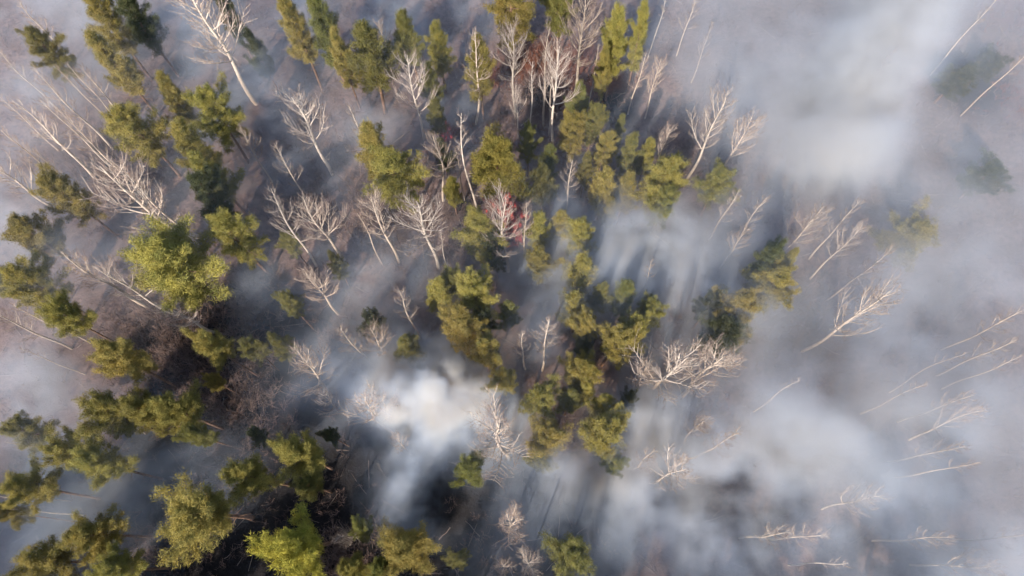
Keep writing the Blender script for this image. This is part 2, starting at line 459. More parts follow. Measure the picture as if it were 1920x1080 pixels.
# birches: treetop pixel, foot pixel (where it shows), spread factor, shape, label
BIRCHES = [
(366,-4,440,205,1.25,'v',"tall cream bare birch with open fork at top edge, alone in smoke"),
(0,100,60,165,.8,'n',"bare birch top poking in at left edge above the slanting trunks"),
(75,143,205,275,.7,'n',"slanting white birch with the longest bare stem behind the slender trio"),
(123,120,207,218,.6,'n',"slender birch, left of a tight trio of slanting stems"),
(150,130,220,218,.8,'n',"twiggy birch, right of a tight trio of slanting stems"),
(110,127,190,218,.4,'n',"thin pale pole-like birch beside the slender trio"),
(20,197,165,335,.8,'n',"bright slanting birch with brushy tip near the left edge"),
(78,187,182,330,.7,'n',"slanting birch with comb-like side twigs, left of a parallel stem"),
(110,200,232,350,.55,'n',"long parallel slanting birch whose foot reaches dark blue smoke"),
(0,240,120,355,.6,'n',"faint slanting birch crossing blue smoke at left edge"),
(58,285,130,360,.6,'n',"small slanting birch left of the hazy brownish pine"),
(-12,300,70,425,1.15,'v',"many-armed pale birch cut by the left edge above the hazy pine"),
(0,185,40,250,.6,'n',"faint bare birch at left edge over bluish smoke"),
(225,278,380,432,1.15,'v',"birch with sweeping bent branches under the broad olive pine"),
(228,322,355,462,.7,'n',"birch whose trunk ends at the largest lone pine's crest"),
(552,183,590,335,1.3,'v',"wide-spreading bare birch standing alone in bluish smoke"),
(513,275,575,390,.75,'n',"ragged birch just below the wide-spreading bare birch"),
(450,250,490,335,.9,'v',"faint small birch by the diagonal chain of pines"),
(40,0,95,60,.9,'n',"faint pale birch in the hazy upper left corner"),
(758,97,788,250,.9,'v',"fan-topped birch on a dotted leaning trunk left of three-pine file"),
(873,53,894,220,.85,'n',"white birch running down the front of the conical olive pine"),
(965,45,966,210,.95,'v',"vase-shaped white birch with neat even branches, upper centre"),
(1030,45,1006,225,.75,'n',"white birch between the vase-shaped one and the largest fan birch"),
(1052,88,1008,255,.95,'v',"forking white birch with long stem over a fallen pale log"),
(1097,-8,1066,178,1.05,'v',"largest fan-shaped birch at the top edge over russet brush"),
(998,118,994,248,.45,'n',"slim twin-stem birch between the vase birch and the forking one"),
(972,158,968,248,.75,'v',"short birch directly below the vase-shaped birch"),
(1037,125,1022,245,.4,'n',"slim pole birch right of the forking white birch"),
(1208,88,1188,205,.75,'n',"left of two pale birches fading into smoke below the blunt pine"),
(1242,106,1208,212,.8,'v',"right of two pale birches fading into smoke below the blunt pine"),
(655,200,697,335,.95,'n',"bright birch leaning on the left side of an olive pine"),
(800,237,817,368,.9,'v',"white birch with curled top twigs right of the broad olive pine"),
(855,275,864,368,.35,'n',"thin kinked bare birch stem left of the big shaggy pine"),
(875,213,893,388,.45,'n',"tall thin bare birch stem beside the big shaggy pine"),
(1250,240,1232,330,.9,'v',"bare birch top rising behind the broad olive pine"),
(1072,305,1056,415,.7,'n',"twiggy greyish birch amid the small green pines right of flames"),
(1122,78,1108,200,.3,'n',"bare pale stem beside the thin olive pine"),
(708,32,712,110,.8,'v',"ghostly faint birch in pale pink smoke at the top edge"),
(1243,-6,1230,80,.5,'n',"faint stem at the top edge right of the blunt-topped pine"),
(1357,178,1307,330,1.0,'v',"clear white birch, left of the pair above the lone dark pine"),
(1412,208,1342,325,1.0,'v',"branchy pale birch, right of the pair above the lone dark pine"),
(1305,-12,1280,100,.8,'n',"ghostly birch in whitish smoke at top edge, left of right smoke bank"),
(1335,45,1305,120,.6,'n',"ghostly slanting birch under the whitish smoke at top edge"),
(1865,-2,1780,75,.4,'n',"thin pale slanting stem in the upper right corner"),
(1938,80,1860,150,.4,'n',"thin pale stem cut by right edge near the shaded corner"),
(1676,98,1630,150,.5,'n',"tiny pale birch tip sticking out of the bright upper right smoke"),
(127,470,252,596,1.0,'n',"left of two bright parallel birches below the left hazy pine"),
(190,488,304,606,.85,'n',"right of two bright parallel birches, foot near the flat-topped birch"),
(318,560,402,612,1.15,'v',"flat-topped spider-like birch beneath the largest lone pine"),
(-14,585,126,648,.8,'n',"slanting birch entering from left edge below yellow-green pines"),
(22,570,160,640,.5,'n',"slanting birch crossing the lower yellow-green pine of the left pair"),
(35,650,128,664,.5,'n',"low faint birch over bluish ground near the left edge"),
(578,368,619,495,1.15,'v',"spreading white birch whose foot stands at the tiny dark pine"),
(490,350,580,495,.75,'n',"faint birch left of the spreading white birch"),
(575,508,636,580,1.1,'v',"flat twisted pale birch below the tiny dark pine"),
(532,672,590,745,1.2,'v',"creamy star-shaped birch at the edge of dark blue smoke"),
(600,738,640,790,.8,'v',"small greyish birch right below the creamy star-shaped one"),
(697,366,718,498,.95,'v',"left of two bold white fan birches above the smoke band"),
(785,373,791,503,1.2,'v',"right and broader of two bold white fan birches above smoke band"),
(672,400,700,500,.35,'n',"slim slanting stem beside the left bold fan birch"),
(820,428,822,505,.25,'n',"thin straight stem right of the broader bold fan birch"),
(948,368,963,500,.95,'v',"forked white birch standing right in front of the red flames"),
(983,378,977,488,.6,'n',"second pale birch just right of the forked one at the flames"),
(752,553,772,640,.75,'n',"small crooked birch alone left of the central clump"),
(642,612,674,705,.75,'n',"left of two small pale birches above the blue smoke"),
(690,617,706,700,.85,'v',"right of two small pale birches above the blue smoke"),
(988,627,992,690,.6,'n',"tiny left twig-top of two poking from smoke below central clump"),
(1027,605,1014,690,.7,'n',"tiny right twig-top of two poking from smoke below central clump"),
(1228,483,1210,560,.5,'n',"small forked pale tip in the smoke right of the ring"),
(1285,632,1248,738,1.3,'v',"largest round twiggy birch of the trio right of the ring"),
(1216,688,1192,752,.8,'v',"smallest birch of the trio, leftmost beside the dark round pine"),
(1352,668,1290,752,1.25,'v',"fan-like birch of the trio, rightmost under the shadowy pine"),
(1385,358,1345,452,.7,'n',"faint rosy birch at the edge of the right smoke bank"),
(1442,366,1385,440,.6,'n',"faint birch right of the rosy one in smoke"),
(1402,428,1355,500,.9,'v',"bushy rosy birch top above the dark blue-green pine"),
(1542,384,1450,450,.9,'v',"rosy branchy birch drowned in right smoke above the dark patch"),
(1618,382,1545,480,.7,'n',"pale hazy birch right of the rosy drowned one"),
(1622,424,1560,500,.7,'v',"low faint birch under the pale hazy one"),
(1674,458,1558,556,.7,'n',"clean slanting birch above the fullest feathery birch at right"),
(1668,538,1490,664,.85,'v',"fullest feathery slanting birch in the right half"),
(1922,578,1820,645,.7,'n',"faint long birch entering from right edge, upper of three"),
(1918,634,1790,698,.6,'n',"faint long birch entering from right edge, middle of three"),
(1930,664,1820,720,.5,'n',"faint long birch entering from right edge, lowest of three"),
(1812,672,1740,722,.4,'n',"faint slanting stem left of the three right-edge birches"),
(1745,720,1670,758,.4,'n',"thin faint stem inside the lower right smoke"),
(1832,738,1755,770,.6,'n',"faint feathery birch right of the thin stem in lower smoke"),
(1500,718,1455,745,.3,'n',"short faint stem at the right of the fan-like trio birch"),
(1862,778,1795,803,.9,'v',"pinkish forked birch in lower right smoke"),
(1812,828,1750,848,.7,'n',"bright short birch streak below the pinkish forked one"),
(1832,863,1760,866,.4,'n',"level faint stem below the bright short streak"),
(1664,936,1600,958,.8,'v',"small yellowish birch at a bluish hollow in lower smoke"),
(1782,1008,1690,1026,.7,'n',"reddish level birch low in the right smoke"),
(1930,1008,1815,1036,.6,'n',"pale birch entering low from the right edge"),
(1476,1002,1415,1024,.8,'n',"faint level birch low in smoke, leftmost of a bottom row"),
(1545,1002,1480,1024,.7,'n',"faint level birch low in smoke, next in the bottom row"),
(1592,1062,1500,1072,.5,'n',"pale level stem near the bottom edge in smoke"),
(1870,1062,1800,1078,.8,'v',"faint reddish birch top near the lower right corner"),
(1342,795,1285,830,.8,'v',"bright little birch below the trio, over reddish ground"),
(1385,813,1318,866,.7,'n',"slanting birch half veiled below the trio"),
(1232,848,1208,905,.8,'n',"faint birch within warm smoke right of the lower clump"),
(1285,868,1230,915,.8,'v',"faint twiggy birch below the warm smoke edge"),
(690,768,730,832,1.1,'v',"cream starburst birch left of the white plume"),
(738,822,762,858,.7,'v',"small starburst birch at the plume's lower left"),
(950,802,952,892,1.05,'v',"pink-white starburst birch above the neat round pine's right"),
(946,985,946,1020,.95,'v',"starburst birch seen from straight above on navy ground"),
(950,1062,946,1070,.6,'n',"small bare birch tip at bottom edge left of the deep green pine"),
(1006,1060,985,1060,.8,'v',"pale birch at bottom edge beside the deep green pine"),
(18,953,118,971,.35,'n',"thin dark leaning snag above the long olive pine at left"),
(-8,822,60,850,.5,'n',"pale twig tip at left edge beneath the pinkish smoke"),
(-8,922,60,942,.4,'n',"pale bare stem cut by left edge below yellow-olive pine"),
(640,1000,680,1012,.6,'v',"small pale birch between the lime-yellow pine and green one"),
]
# ------------------------------------------------------------------ tree makers
def path(rs, p0, d, L, n, up=0.0, wob=0.06):
    """a wandering, upward-curving line"""
    p = np.array(p0, float); d = np.array(d, float); d /= np.linalg.norm(d)
    pts = [p.copy()]
    for i in range(n):
        d = d + np.array([0, 0, up / n]) + rs.normal(0, wob, 3)
        d /= np.linalg.norm(d)
        p = p + d * L / n
        pts.append(p.copy())
    return np.array(pts)
def lerp_path(pts, t):
    x = t * (len(pts) - 1); i = min(int(x), len(pts) - 2); f = x - i
    return pts[i] * (1 - f) + pts[i + 1] * f, pts[i + 1] - pts[i]

def birch_variant(kind, seed):
    """returns (trunk mesh, [limb meshes]) of a 16 m birch"""
    rs = np.random.default_rng(seed)
    H = 16.0
    bend = rs.normal(0, 0.35, 2)
    t = np.linspace(0, 1, 15)
    pts = np.stack([bend[0] * np.sin(t * 2.6) + 0.12 * np.sin(t * 9 + seed), bend[1] * np.sin(t * 2.2) + 0.12 * np.cos(t * 8 + seed) - 0.12 * math.cos(seed), t * (H + 0.5) - 0.5], 1)
    pts[:, :2] -= pts[0, :2]
    rad = (0.165 if kind != 'p' else .13) * (1 - t) ** 0.75 + 0.02
    tb = MB(); tb.tube(pts, rad, 7)
    # a few short dead spurs on the bare stem belong to the trunk
    for k in range(7):
        a = rs.uniform(0.2, 0.5); p, d = lerp_path(pts, a); az = rs.uniform(0, 6.28)
        sp = path(rs, p, (math.cos(az), math.sin(az), rs.uniform(-.1, .5)), rs.uniform(.4, 1.1), 3, 0.2, .15)
        tb.tube(sp, np.linspace(.022, .008, 4), 3)
    trunk = tb.mesh('birch_trunk_%s%d' % (kind, seed), M_BIRCH)
    limbs = []
    nl = int(rs.integers(17, 23)) if kind == 'v' else int(rs.integers(16, 21)) if kind == 'n' else 9
    az0 = rs.uniform(0, 6.28)
    for i in range(nl):
        u = (i + rs.uniform(0, .7)) / nl
        if kind == 'v':
            hfrac = 0.40 + 0.55 * u ** 0.9
            L = (4.4 * (1 - 0.62 * u)) * rs.uniform(.6, 1.2)
            el = math.radians(rs.uniform(34, 60) + 12 * u); up = rs.uniform(.35, .8)
        else:
            hfrac = 0.42 + 0.55 * u
            if kind == 'p': hfrac = .62 + .36 * u
            L = ((2.7 if kind == 'n' else 1.5) * (1 - 0.62 * u)) * rs.uniform(.55, 1.2)
            el = math.radians(rs.uniform(20, 52) + 16 * u); up = rs.uniform(.2, .7)
        az = az0 + i * 2.4 + rs.uniform(-.5, .5)
        p, _ = lerp_path(pts, hfrac)
        d = (math.cos(az) * math.cos(el), math.sin(az) * math.cos(el), math.sin(el))
        n1 = 7
        lp = path(rs, p, d, L, n1, up, .055)
        r0 = max(.024, min(.066, .0125 * L + .010))
        mb = MB()
        mb.tube(lp, np.linspace(r0, .013, n1 + 1), 5)
        nb = int(4 + L * 2.0)
        for j in range(nb):
            a = 0.22 + 0.76 * (j + rs.uniform(0, .8)) / nb
            q, dd = lerp_path(lp, a); dd /= np.linalg.norm(dd)
            side = np.cross(dd, [0, 0, 1]); side /= np.linalg.norm(side) + 1e-6
            sgn = 1 if j % 2 else -1
            bd = dd * rs.uniform(.7, 1.1) + side * sgn * rs.uniform(.35, .75) + np.array([0, 0, rs.uniform(-.1, .45)])
            bl = L * (0.50 - 0.26 * a) * rs.uniform(.7, 1.25) + 0.25
            bp = path(rs, q, bd, bl, 4, .4, .07)
            mb.tube(bp, np.linspace(max(.012, r0 * .34), .007, 5), 4)
            mb.cur = 1
            for k in range(int(2 + bl * 2.6)):
                b, bd2 = lerp_path(bp, rs.uniform(.25, 1)); bd2 /= np.linalg.norm(bd2)
                td = bd2 + rs.normal(0, .55, 3) + np.array([0, 0, .25])
                tp = path(rs, b, td, rs.uniform(.3, .85), 2, .3, .12)
                mb.tube(tp, [.009, .0075, .005], 3, False)
            mb.cur = 0
        limbs.append(mb.mesh('birch_limb_%s%d_%d' % (kind, seed, i), M_LIMB, True, M_TWIG))
    return trunk, limbs

def pine_variant(kind, seed):
    """returns (trunk, branches, crown) meshes of a 16 m pine with a crown about 6 m wide"""
    rs = np.random.default_rng(seed + 500)
    H = 16.0
    t = np.linspace(0, 1, 13)
    b = rs.normal(0, .25, 2)
    pts = np.stack([b[0] * np.sin(t * 2.8), b[1] * np.sin(t * 2.3), t * (H - .2) - .5], 1)
    mb = MB(); mb.tube(pts, .21 * (1 - t) ** .8 + .03, 7)
    for k in range(9):                                  # dead stubs under the crown
        p, _ = lerp_path(pts, rs.uniform(.22, .5)); az = rs.uniform(0, 6.28)
        mb.tube(path(rs, p, (math.cos(az), math.sin(az), rs.uniform(-.2, .2)), rs.uniform(.5, 1.6), 3, 0, .12), np.linspace(.035, .012, 4), 3)
    trunk = mb.mesh('pine_trunk_%s%d' % (kind, seed), M_PINEBARK)
    br = MB(); C, D = [], []
    nb = {'r': 52, 'o': 60, 'c': 66}[kind]
    lobes = rs.uniform(0, 6.28, 3); la = rs.uniform(.12, .30, 3)
    for i in range(nb):
        u = (i + rs.uniform(0, 1)) / nb                 # 0 crown base, 1 top
        az = i * 2.39996 + rs.uniform(-.45, .45)
        lob = 1 + sum(la[k] * math.cos((k + 2) * az + lobes[k]) for k in range(3))
        if kind in 'ro':
            z = H * ((.55 + .445 * u ** .92) if kind == 'r' else (.42 + .575 * u ** .92))
            R = 3.0 * (math.sin(math.pi * min(1, .20 + .80 * u) ** 1.05) ** .62 if u < .97 else .18)
            el = math.radians(-6 + 62 * u ** 1.4)
        else:
            z = H * (.36 + .63 * u)
            R = 2.9 * (min(1, .5 + 2.2 * u)) * (1 - .93 * max(0, (u - .12) / .88)) ** .72
            el = math.radians(2 + 48 * u)
        L = max(.5, R * lob * rs.uniform(.55, 1.22) / max(.55, math.cos(el)))
        if rs.random() < .08: L *= .5
        p, _ = lerp_path(pts, min(.995, (z - L * math.sin(el) * .55) / H))
        bp = path(rs, p, (math.cos(az) * math.cos(el), math.sin(az) * math.cos(el), math.sin(el)), L, 5, .28, .10)
        br.tube(bp, np.linspace(.05, .014, 6) * (.6 + .2 * L / 3), 4)
        nc = int(4 + L * 3.3)
        for j in range(nc):
            a = .30 + .70 * (j + rs.uniform(0, .9)) / nc
            q, dd = lerp_path(bp, min(1, a)); dd = dd / (np.linalg.norm(dd) + 1e-9)
            side = np.cross(dd, [0, 0, 1]); side /= np.linalg.norm(side) + 1e-6
            off = side * rs.normal(0, .34) * (L ** .5) * .62 * (.45 + .55 * math.sin(math.pi * min(1, a * 1.05))) + np.array([0, 0, rs.uniform(-.05, .28)])
            c = q + off
            if np.linalg.norm(off) > .3:
                br.tube([q, q + off * .6, c], [.014, .011, .008], 3, False)
            C.append(c); D.append(dd * .8 + off * .6 + np.array([0, 0, .45]))
    C = np.array(C); D = np.array(D); D /= np.linalg.norm(D, axis=1)[:, None]
    M = 60
    n = len(C) * M
    c = np.repeat(C, M, 0); d = np.repeat(D, M, 0)
    g = rs.normal(0, 1, (n, 3)); g /= np.linalg.norm(g, axis=1)[:, None]
    dirs = g + d * .75; dirs /= np.linalg.norm(dirs, axis=1)[:, None]
    start = c + rs.normal(0, .19, (n, 3)) + d * rs.uniform(-.15, .2, (n, 1))
    ln = rs.uniform(.22, .44, (n, 1)); wd = rs.uniform(.017, .032, (n, 1))
    s = np.cross(dirs, rs.normal(0, 1, (n, 3))); s /= np.linalg.norm(s, axis=1)[:, None] + 1e-9
    V = np.stack([start - s * wd, start + s * wd, start + dirs * ln], 1)
    return trunk, br.mesh('pine_branches_%s%d' % (kind, seed), M_PINEBARK), tri_mesh('pine_crown_%s%d' % (kind, seed), V, M_NEEDLE)

PV = {'r': [pine_variant('r', s) for s in range(9)], 'o': [pine_variant('o', s + 20) for s in range(7)], 'c': [pine_variant('c', s) for s in range(7)]}
BV = {'v': [birch_variant('v', s) for s in range(14)], 'n': [birch_variant('n', s) for s in range(12)], 'p': [birch_variant('p', s) for s in range(5)]}
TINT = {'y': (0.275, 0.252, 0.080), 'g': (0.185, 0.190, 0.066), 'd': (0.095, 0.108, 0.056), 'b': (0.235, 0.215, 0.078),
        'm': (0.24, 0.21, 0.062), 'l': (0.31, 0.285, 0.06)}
rnd = random.Random(11)

def put_pine(x, y, h, w, kind, tint, label, group, k):
    tr, br, cr = PV[kind][k % len(PV[kind])]
    o = link('pine_tree', None, loc=(x, y, gz(x, y)))
    sx = w / 6.0
    o.rotation_euler = (rnd.gauss(0, .02), rnd.gauss(0, .02), rnd.uniform(0, 6.28))
    o.scale = (sx * rnd.uniform(.94, 1.06), sx * rnd.uniform(.94, 1.06), h / 16.0)
    tag(o, label, 'pine tree', group)
    link('trunk', tr, o); link('branches', br, o)
    c = link('crown', cr, o)
    t = TINT[tint]; j = rnd.uniform(1.0, 1.36); g = rnd.uniform(.90, 1.03)
    c.color = (t[0] * j, t[1] * j * g, t[2] * j, 1)
    return o
for k, (cx, cyy, wpx, h, kind, tint, label) in enumerate(PINES):
    low = (cyy > 560 and cx < 760) or (780 < cx < 1260 and cyy > 480)
    if kind == 'r' and not low: kind = 'o'
    zc = h * {'r': .78, 'o': .71, 'c': .66}[kind]
    p = at(cx, cyy, zc)
    put_pine(p.x, p.y, h, wpx * m_per_px(p) * (1.15 if 780 < cx < 1260 and 480 < cyy < 900 else 1.0) * {'c': 1.25, 'o': 1.06, 'r': .93}[kind] * (1.2 if 1320 < cx < 1480 and cyy > 470 else 1.0), kind, tint, label, 'pines of the burning forest', k * 3 + k // 7)

def put_birch(x, y, h, spread, kind, label, group, k, pale=1.0):
    if spread <= .5: kind = 'p'
    tr, limbs = BV[kind][k % len(BV[kind])]
    o = link('birch_tree', None, loc=(x, y, gz(x, y)))
    s = h / 16.0
    o.rotation_euler = (rnd.gauss(0, .015), rnd.gauss(0, .015), rnd.uniform(0, 6.28))
    sp = s * max(.75, min(1.45, spread))
    o.scale = (sp, sp, s)
    tag(o, label, 'birch tree', group)
    j = rnd.uniform(.78, 1.2) * pale; wm = rnd.uniform(.86, 1.0)
    col = (j, j * (.5 + .5 * wm), j * wm, 1)
    link('trunk', tr, o).color = col
    for lm in limbs:
        link('limb', lm, o).color = col
    return o
for k, (ax, ay, bx, by, spread, kind, label) in enumerate(BIRCHES):
    ra, rb = ray(ax, ay), ray(bx, by)
    ta = math.hypot(ra.x, ra.y) / -ra.z; tb = math.hypot(rb.x, rb.y) / -rb.z
    h = CAM_H * (1 - tb / max(ta, 1e-3)) if ta > .12 else 14.0
    h = min(21.0, max(11.5, h * 1.06))
    if ax > 1440 and h < 14.5: h = 14.5      # the feet of these stand unseen in the smoke
    if ax < 420 and spread > .5: spread *= 1.35
    p = at(ax, ay, h)
    put_birch(p.x, p.y, h, spread, kind, label, 'bare birches of the burning forest', k, 1.15 if ax < 420 else 1.0)
# ------------------------------------------------------------------ trees beyond the lower edge of the photo (they shade the foreground)
for k in range(40):
    x = -64 + 2.7 * k + rnd.uniform(-1, 1); y = (-8, -15, -21)[k % 3] + rnd.uniform(-2, 2)
    put_pine(x, y, rnd.uniform(13, 18), rnd.uniform(5, 7.5), 'r', rnd.choice('yyg'), 'pine standing just beyond the bottom edge of the view', 'pines beyond the bottom edge', k)

# ------------------------------------------------------------------ undergrowth: bare brush that nobody could count
def unit(v):
    return v / (np.linalg.norm(v, axis=-1, keepdims=True) + 1e-9)
def brush(name, n, mat, blobs, label, seed, hmin, hmax, stems=7, tw=4, leaf=False):
    rs = np.random.default_rng(seed)
    if blobs:
        B = np.array([(at(px, py).x, at(px, py).y, rp * m_per_px(at(px, py)) * .6) for px, py, rp, _ in blobs])
        k = rs.integers(0, len(B), n)
        x = B[k, 0] + rs.normal(0, 1, n) * B[k, 2]; y = B[k, 1] + rs.normal(0, 1, n) * B[k, 2]
    else:
        x, y = rs.uniform(-92, 92, n * 2), rs.uniform(-16, 96, n * 2)
        keep = rs.random(n * 2) < .30 + .70 * (np.sin(x * .21 + 1) * np.sin(y * .17) > -.1)
        x, y = x[keep][:n], y[keep][:n]
    m = len(x)
    base = np.stack([x, y, terrain(x, y) - .05], 1)[:, None, :] + rs.normal(0, .10, (m, stems, 3)) * (1, 1, 0)
    hh = rs.uniform(hmin, hmax, m)[:, None, None]
    az = rs.uniform(0, 6.28, (m, stems)); lean = rs.uniform(.15, .95, (m, stems))
    d = unit(np.stack([np.cos(az) * lean, np.sin(az) * lean, np.ones_like(az)], -1))
    tip = base + d * hh * rs.uniform(.5, 1, (m, stems, 1))
    w = unit(np.cross(d, rs.normal(0, 1, d.shape))) * (.014 + .010 * hh)
    T = [np.stack([base - w, base + w, tip], 2).reshape(-1, 3, 3)]
    for j in range(tw):
        q = base + (tip - base) * rs.uniform(.3, .95, (m, stems, 1))
        dd = unit(d + rs.normal(0, .6, d.shape))
        ww = unit(np.cross(dd, d)) * (.05 if leaf else .017)
        T.append(np.stack([q - ww, q + ww, q + dd * rs.uniform(.25, .7, (m, stems, 1)) * hh * .55], 2).reshape(-1, 3, 3))
    return tag(link(name, tri_mesh(name, np.concatenate(T), mat)), label, kind='stuff')
brush('undergrowth', 7000, M_SHRUB, None, 'grey-brown leafless brush and saplings over the forest floor', 3, .5, 2.1)
TWIGS = [(430, 610, 70, 1), (400, 720, 80, 1), (470, 740, 60, 1), (330, 660, 60, 1), (470, 560, 50, 1), (250, 610, 70, 1), (1290, 790, 60, 1), (1480, 620, 70, 1), (230, 1040, 60, 1), (640, 1050, 60, 1), (430, 830, 50, 1),
         (600, 330, 90, 1), (740, 440, 90, 1), (880, 480, 70, 1), (1000, 200, 60, 1), (1330, 290, 60, 1), (660, 640, 60, 1), (200, 330, 90, 1), (1560, 600, 80, 1), (1240, 610, 60, 1)]
brush('thicket', 2600, M_SHRUB, TWIGS, 'denser thicket of grey-brown leafless saplings on the barer ground', 6, .9, 3.0, 8, 5)
brush('bracken', 800, M_RUST, RUST, 'russet dead bracken and leaves on the forest floor', 4, .5, 1.5, leaf=True)
# dead sticks strewn over the floor, too many and too small to tell apart
rs = np.random.default_rng(21)
mb = MB()
for k in range(1100):
    x, y = rs.uniform(-75, 75), rs.uniform(-10, 85); az = rs.uniform(0, 6.28); L = rs.uniform(.8, 3.6); r = rs.uniform(.02, .06)
    t = np.linspace(0, 1, 4)
    px_, py_ = x + math.cos(az) * L * t, y + math.sin(az) * L * t + rs.normal(0, .06, 4)
    mb.tube(np.stack([px_, py_, terrain(px_, py_) + r + rs.uniform(0, .08)], 1), np.linspace(r, r * .5, 4), 4)
M_STICK = mat_rough('dead_sticks', [(0.35, (0.09, 0.07, 0.062)), (0.55, (0.26, 0.21, 0.185)), (0.7, (0.42, 0.37, 0.33))], .25, 3)
tag(link('dead_sticks', mb.mesh('dead_sticks', M_STICK)), 'dead sticks and fallen branches strewn over the forest floor', kind='stuff')

# ------------------------------------------------------------------ fallen stems and logs, each its own thing
def log(p0, p1, r, mat, name, label, z=0.0):
    a, b = at(*p0), at(*p1)
    rs = np.random.default_rng(int(p0[0]))
    n = 9
    pts = np.array([[a.x + (b.x - a.x) * i / (n - 1), a.y + (b.y - a.y) * i / (n - 1), 0] for i in range(n)])
    L = np.linalg.norm(pts[-1] - pts[0])
    dirv = (pts[-1] - pts[0]) / L; side = np.array([-dirv[1], dirv[0], 0])
    for i in range(n):
        pts[i] += side * rs.normal(0, .02) * L * .25
        pts[i, 2] = gz(pts[i, 0], pts[i, 1]) + r * .8 + z
    o = link(name, None, loc=tuple(pts[0]))
    pts = pts - pts[0]
    mb = MB(); mb.tube(pts, np.linspace(r, r * .35, n), 7)
    link('stem', mb.mesh('log_stem', mat), o)
    for k in range(4):
        q, d = lerp_path(pts, rs.uniform(.4, .95)); d /= np.linalg.norm(d)
        s = 1 if k % 2 else -1
        mb = MB(); mb.tube(path(rs, q, d * .8 + side * s * rs.uniform(.4, 1) + np.array([0, 0, .3]), rs.uniform(.7, 1.8), 4, .1, .1), np.linspace(r * .35, .012, 5), 4)
        link('limb', mb.mesh('log_limb', mat), o)
    tag(o, label, 'fallen log', 'fallen stems on the forest floor')
log((1218, 436), (1285, 482), .11, M_LIMB, 'fallen_log', 'pale fallen birch stem in smoke right of the ring of pines')
log((708, 868), (728, 902), .16, M_LOGD, 'fallen_log', 'black charred log below the small starburst birch')
log((976, 236), (1008, 210), .09, M_LIMB, 'fallen_log', 'pale leaning pole at the foot of the forking white birch')
log((672, 703), (726, 720), .07, M_LIMB, 'fallen_log', 'thin white fallen stem at the rim of the blue smoke')
log((842, 866), (862, 873), .06, M_LIMB, 'fallen_log', 'short pale stick beside the neat round pine')
log((448, 545), (486, 560), .12, M_LOGD, 'fallen_log', 'dark smouldering log where the thin blue wisp rises')
log((1608, 520), (1625, 548), .09, M_LIMB, 'fallen_log', 'short pale stem above the fullest feathery birch')
log((1492, 602), (1520, 618), .07, M_LIMB, 'fallen_log', 'short pale stick left of the fullest feathery birch')
log((436, 620), (418, 700), .15, M_LOGD, 'fallen_log', 'dark log on the brown ground right of the bare-trunk pine')
log((590, 960), (640, 935), .14, M_LOGD, 'fallen_log', 'dark log on the black ground by the dome pine')

# ------------------------------------------------------------------ ground fires
def mat_flame(name, col, st):
    m, nt, out = newmat(name)
    e = N(nt, 'ShaderNodeEmission'); e.inputs['Strength'].default_value = st
    nz = noise(nt, 2.5, 2)
    c = ramp(nt, nz, [(0.35, tuple(v * .35 for v in col)), (0.6, col), (0.75, (.95, .30, .2))])
    nt.links.new(c, e.inputs['Color']); nt.links.new(e.outputs[0], out.inputs['Surface'])
    return m
M_FLAME = mat_flame('flame', (0.62, 0.06, 0.04), 0.5)
M_EMBER = mat_flame('ember', (0.45, 0.03, 0.02), 0.3)
def fire(px, py, rpx, n, size, label, seed):
    rs = np.random.default_rng(seed)
    c = at(px, py); r = rpx * m_per_px(c)
    o = link('ground_fire', None, loc=(c.x, c.y, gz(c.x, c.y)))
    tag(o, label, 'fire', 'ground fires')
    for k in range(n):
        x, y = rs.normal(0, r * .55, 2)
        h = size * rs.uniform(.5, 1.25); w = h * rs.uniform(.16, .26)
        ph = rs.uniform(0, 6.28)
        t = np.linspace(0, 1, 8)
        pts = np.stack([x + .16 * h * np.sin(t * 4 + ph) * t, y + .16 * h * np.cos(t * 3.4 + ph) * t + .15 * h * t, t * h], 1)
        mb = MB(); mb.tube(pts, w * (np.sin(np.pi * (t * .82 + .16)) ** 1.1) * (1 - .5 * t) + .004, 7)
        link('flame', mb.mesh('flame', M_FLAME), o)
    mb = MB()
    for k in range(40):                                  # glowing twigs under the flames
        x, y = rs.normal(0, r * .8, 2); az = rs.uniform(0, 6.28)
        mb.tube(path(rs, (x, y, .1), (math.cos(az), math.sin(az), rs.uniform(.1, 1.2)), rs.uniform(.5, 1.6), 3, .1, .15), np.linspace(.05, .015, 4), 4)
    e = link('embers', mb.mesh('embers', M_EMBER), o); e['kind'] = 'stuff'
fire(945, 392, 32, 46, 1.1, 'brightest red flames behind the forked white birch', 1)
fire(968, 440, 16, 16, .9, 'small red flames at the stem of the forked white birch', 2)
fire(832, 243, 12, 9, .8, 'small red fire below the short dark green pine', 3)
# ------------------------------------------------------------------ smoke: one heterogeneous volume, a density field on a 3-D grid
def fractal(shape, vox, big, small, beta, seed, stretch=(1, 1, 1)):
    rs = np.random.default_rng(seed)
    w = np.fft.rfftn(rs.standard_normal(shape).astype(np.float32))
    k = [np.fft.fftfreq(s, vox) * st for s, st in zip(shape[:2], stretch)] + [np.fft.rfftfreq(shape[2], vox) * stretch[2]]
    # turn the horizontal axes so that streaks run with the wind (toward the upper right of the photo)
    ca, sa = math.cos(WIND), math.sin(WIND)
    kx, ky, kz = np.meshgrid(k[0] / stretch[0], k[1] / stretch[1], k[2], indexing='ij')
    ku, kv = (kx * ca + ky * sa) * stretch[0], (-kx * sa + ky * ca) * stretch[1]
    kk = np.sqrt(ku ** 2 + kv ** 2 + kz ** 2)
    amp = (kk ** 2 + (1 / big) ** 2) ** (-beta / 2) * np.exp(-(kk * small) ** 2)
    f = np.fft.irfftn(w * amp, s=shape)
    f -= f.mean(); f /= f.std()
    return f.astype(np.float32)
WIND = math.radians(55)
VOX = 0.66
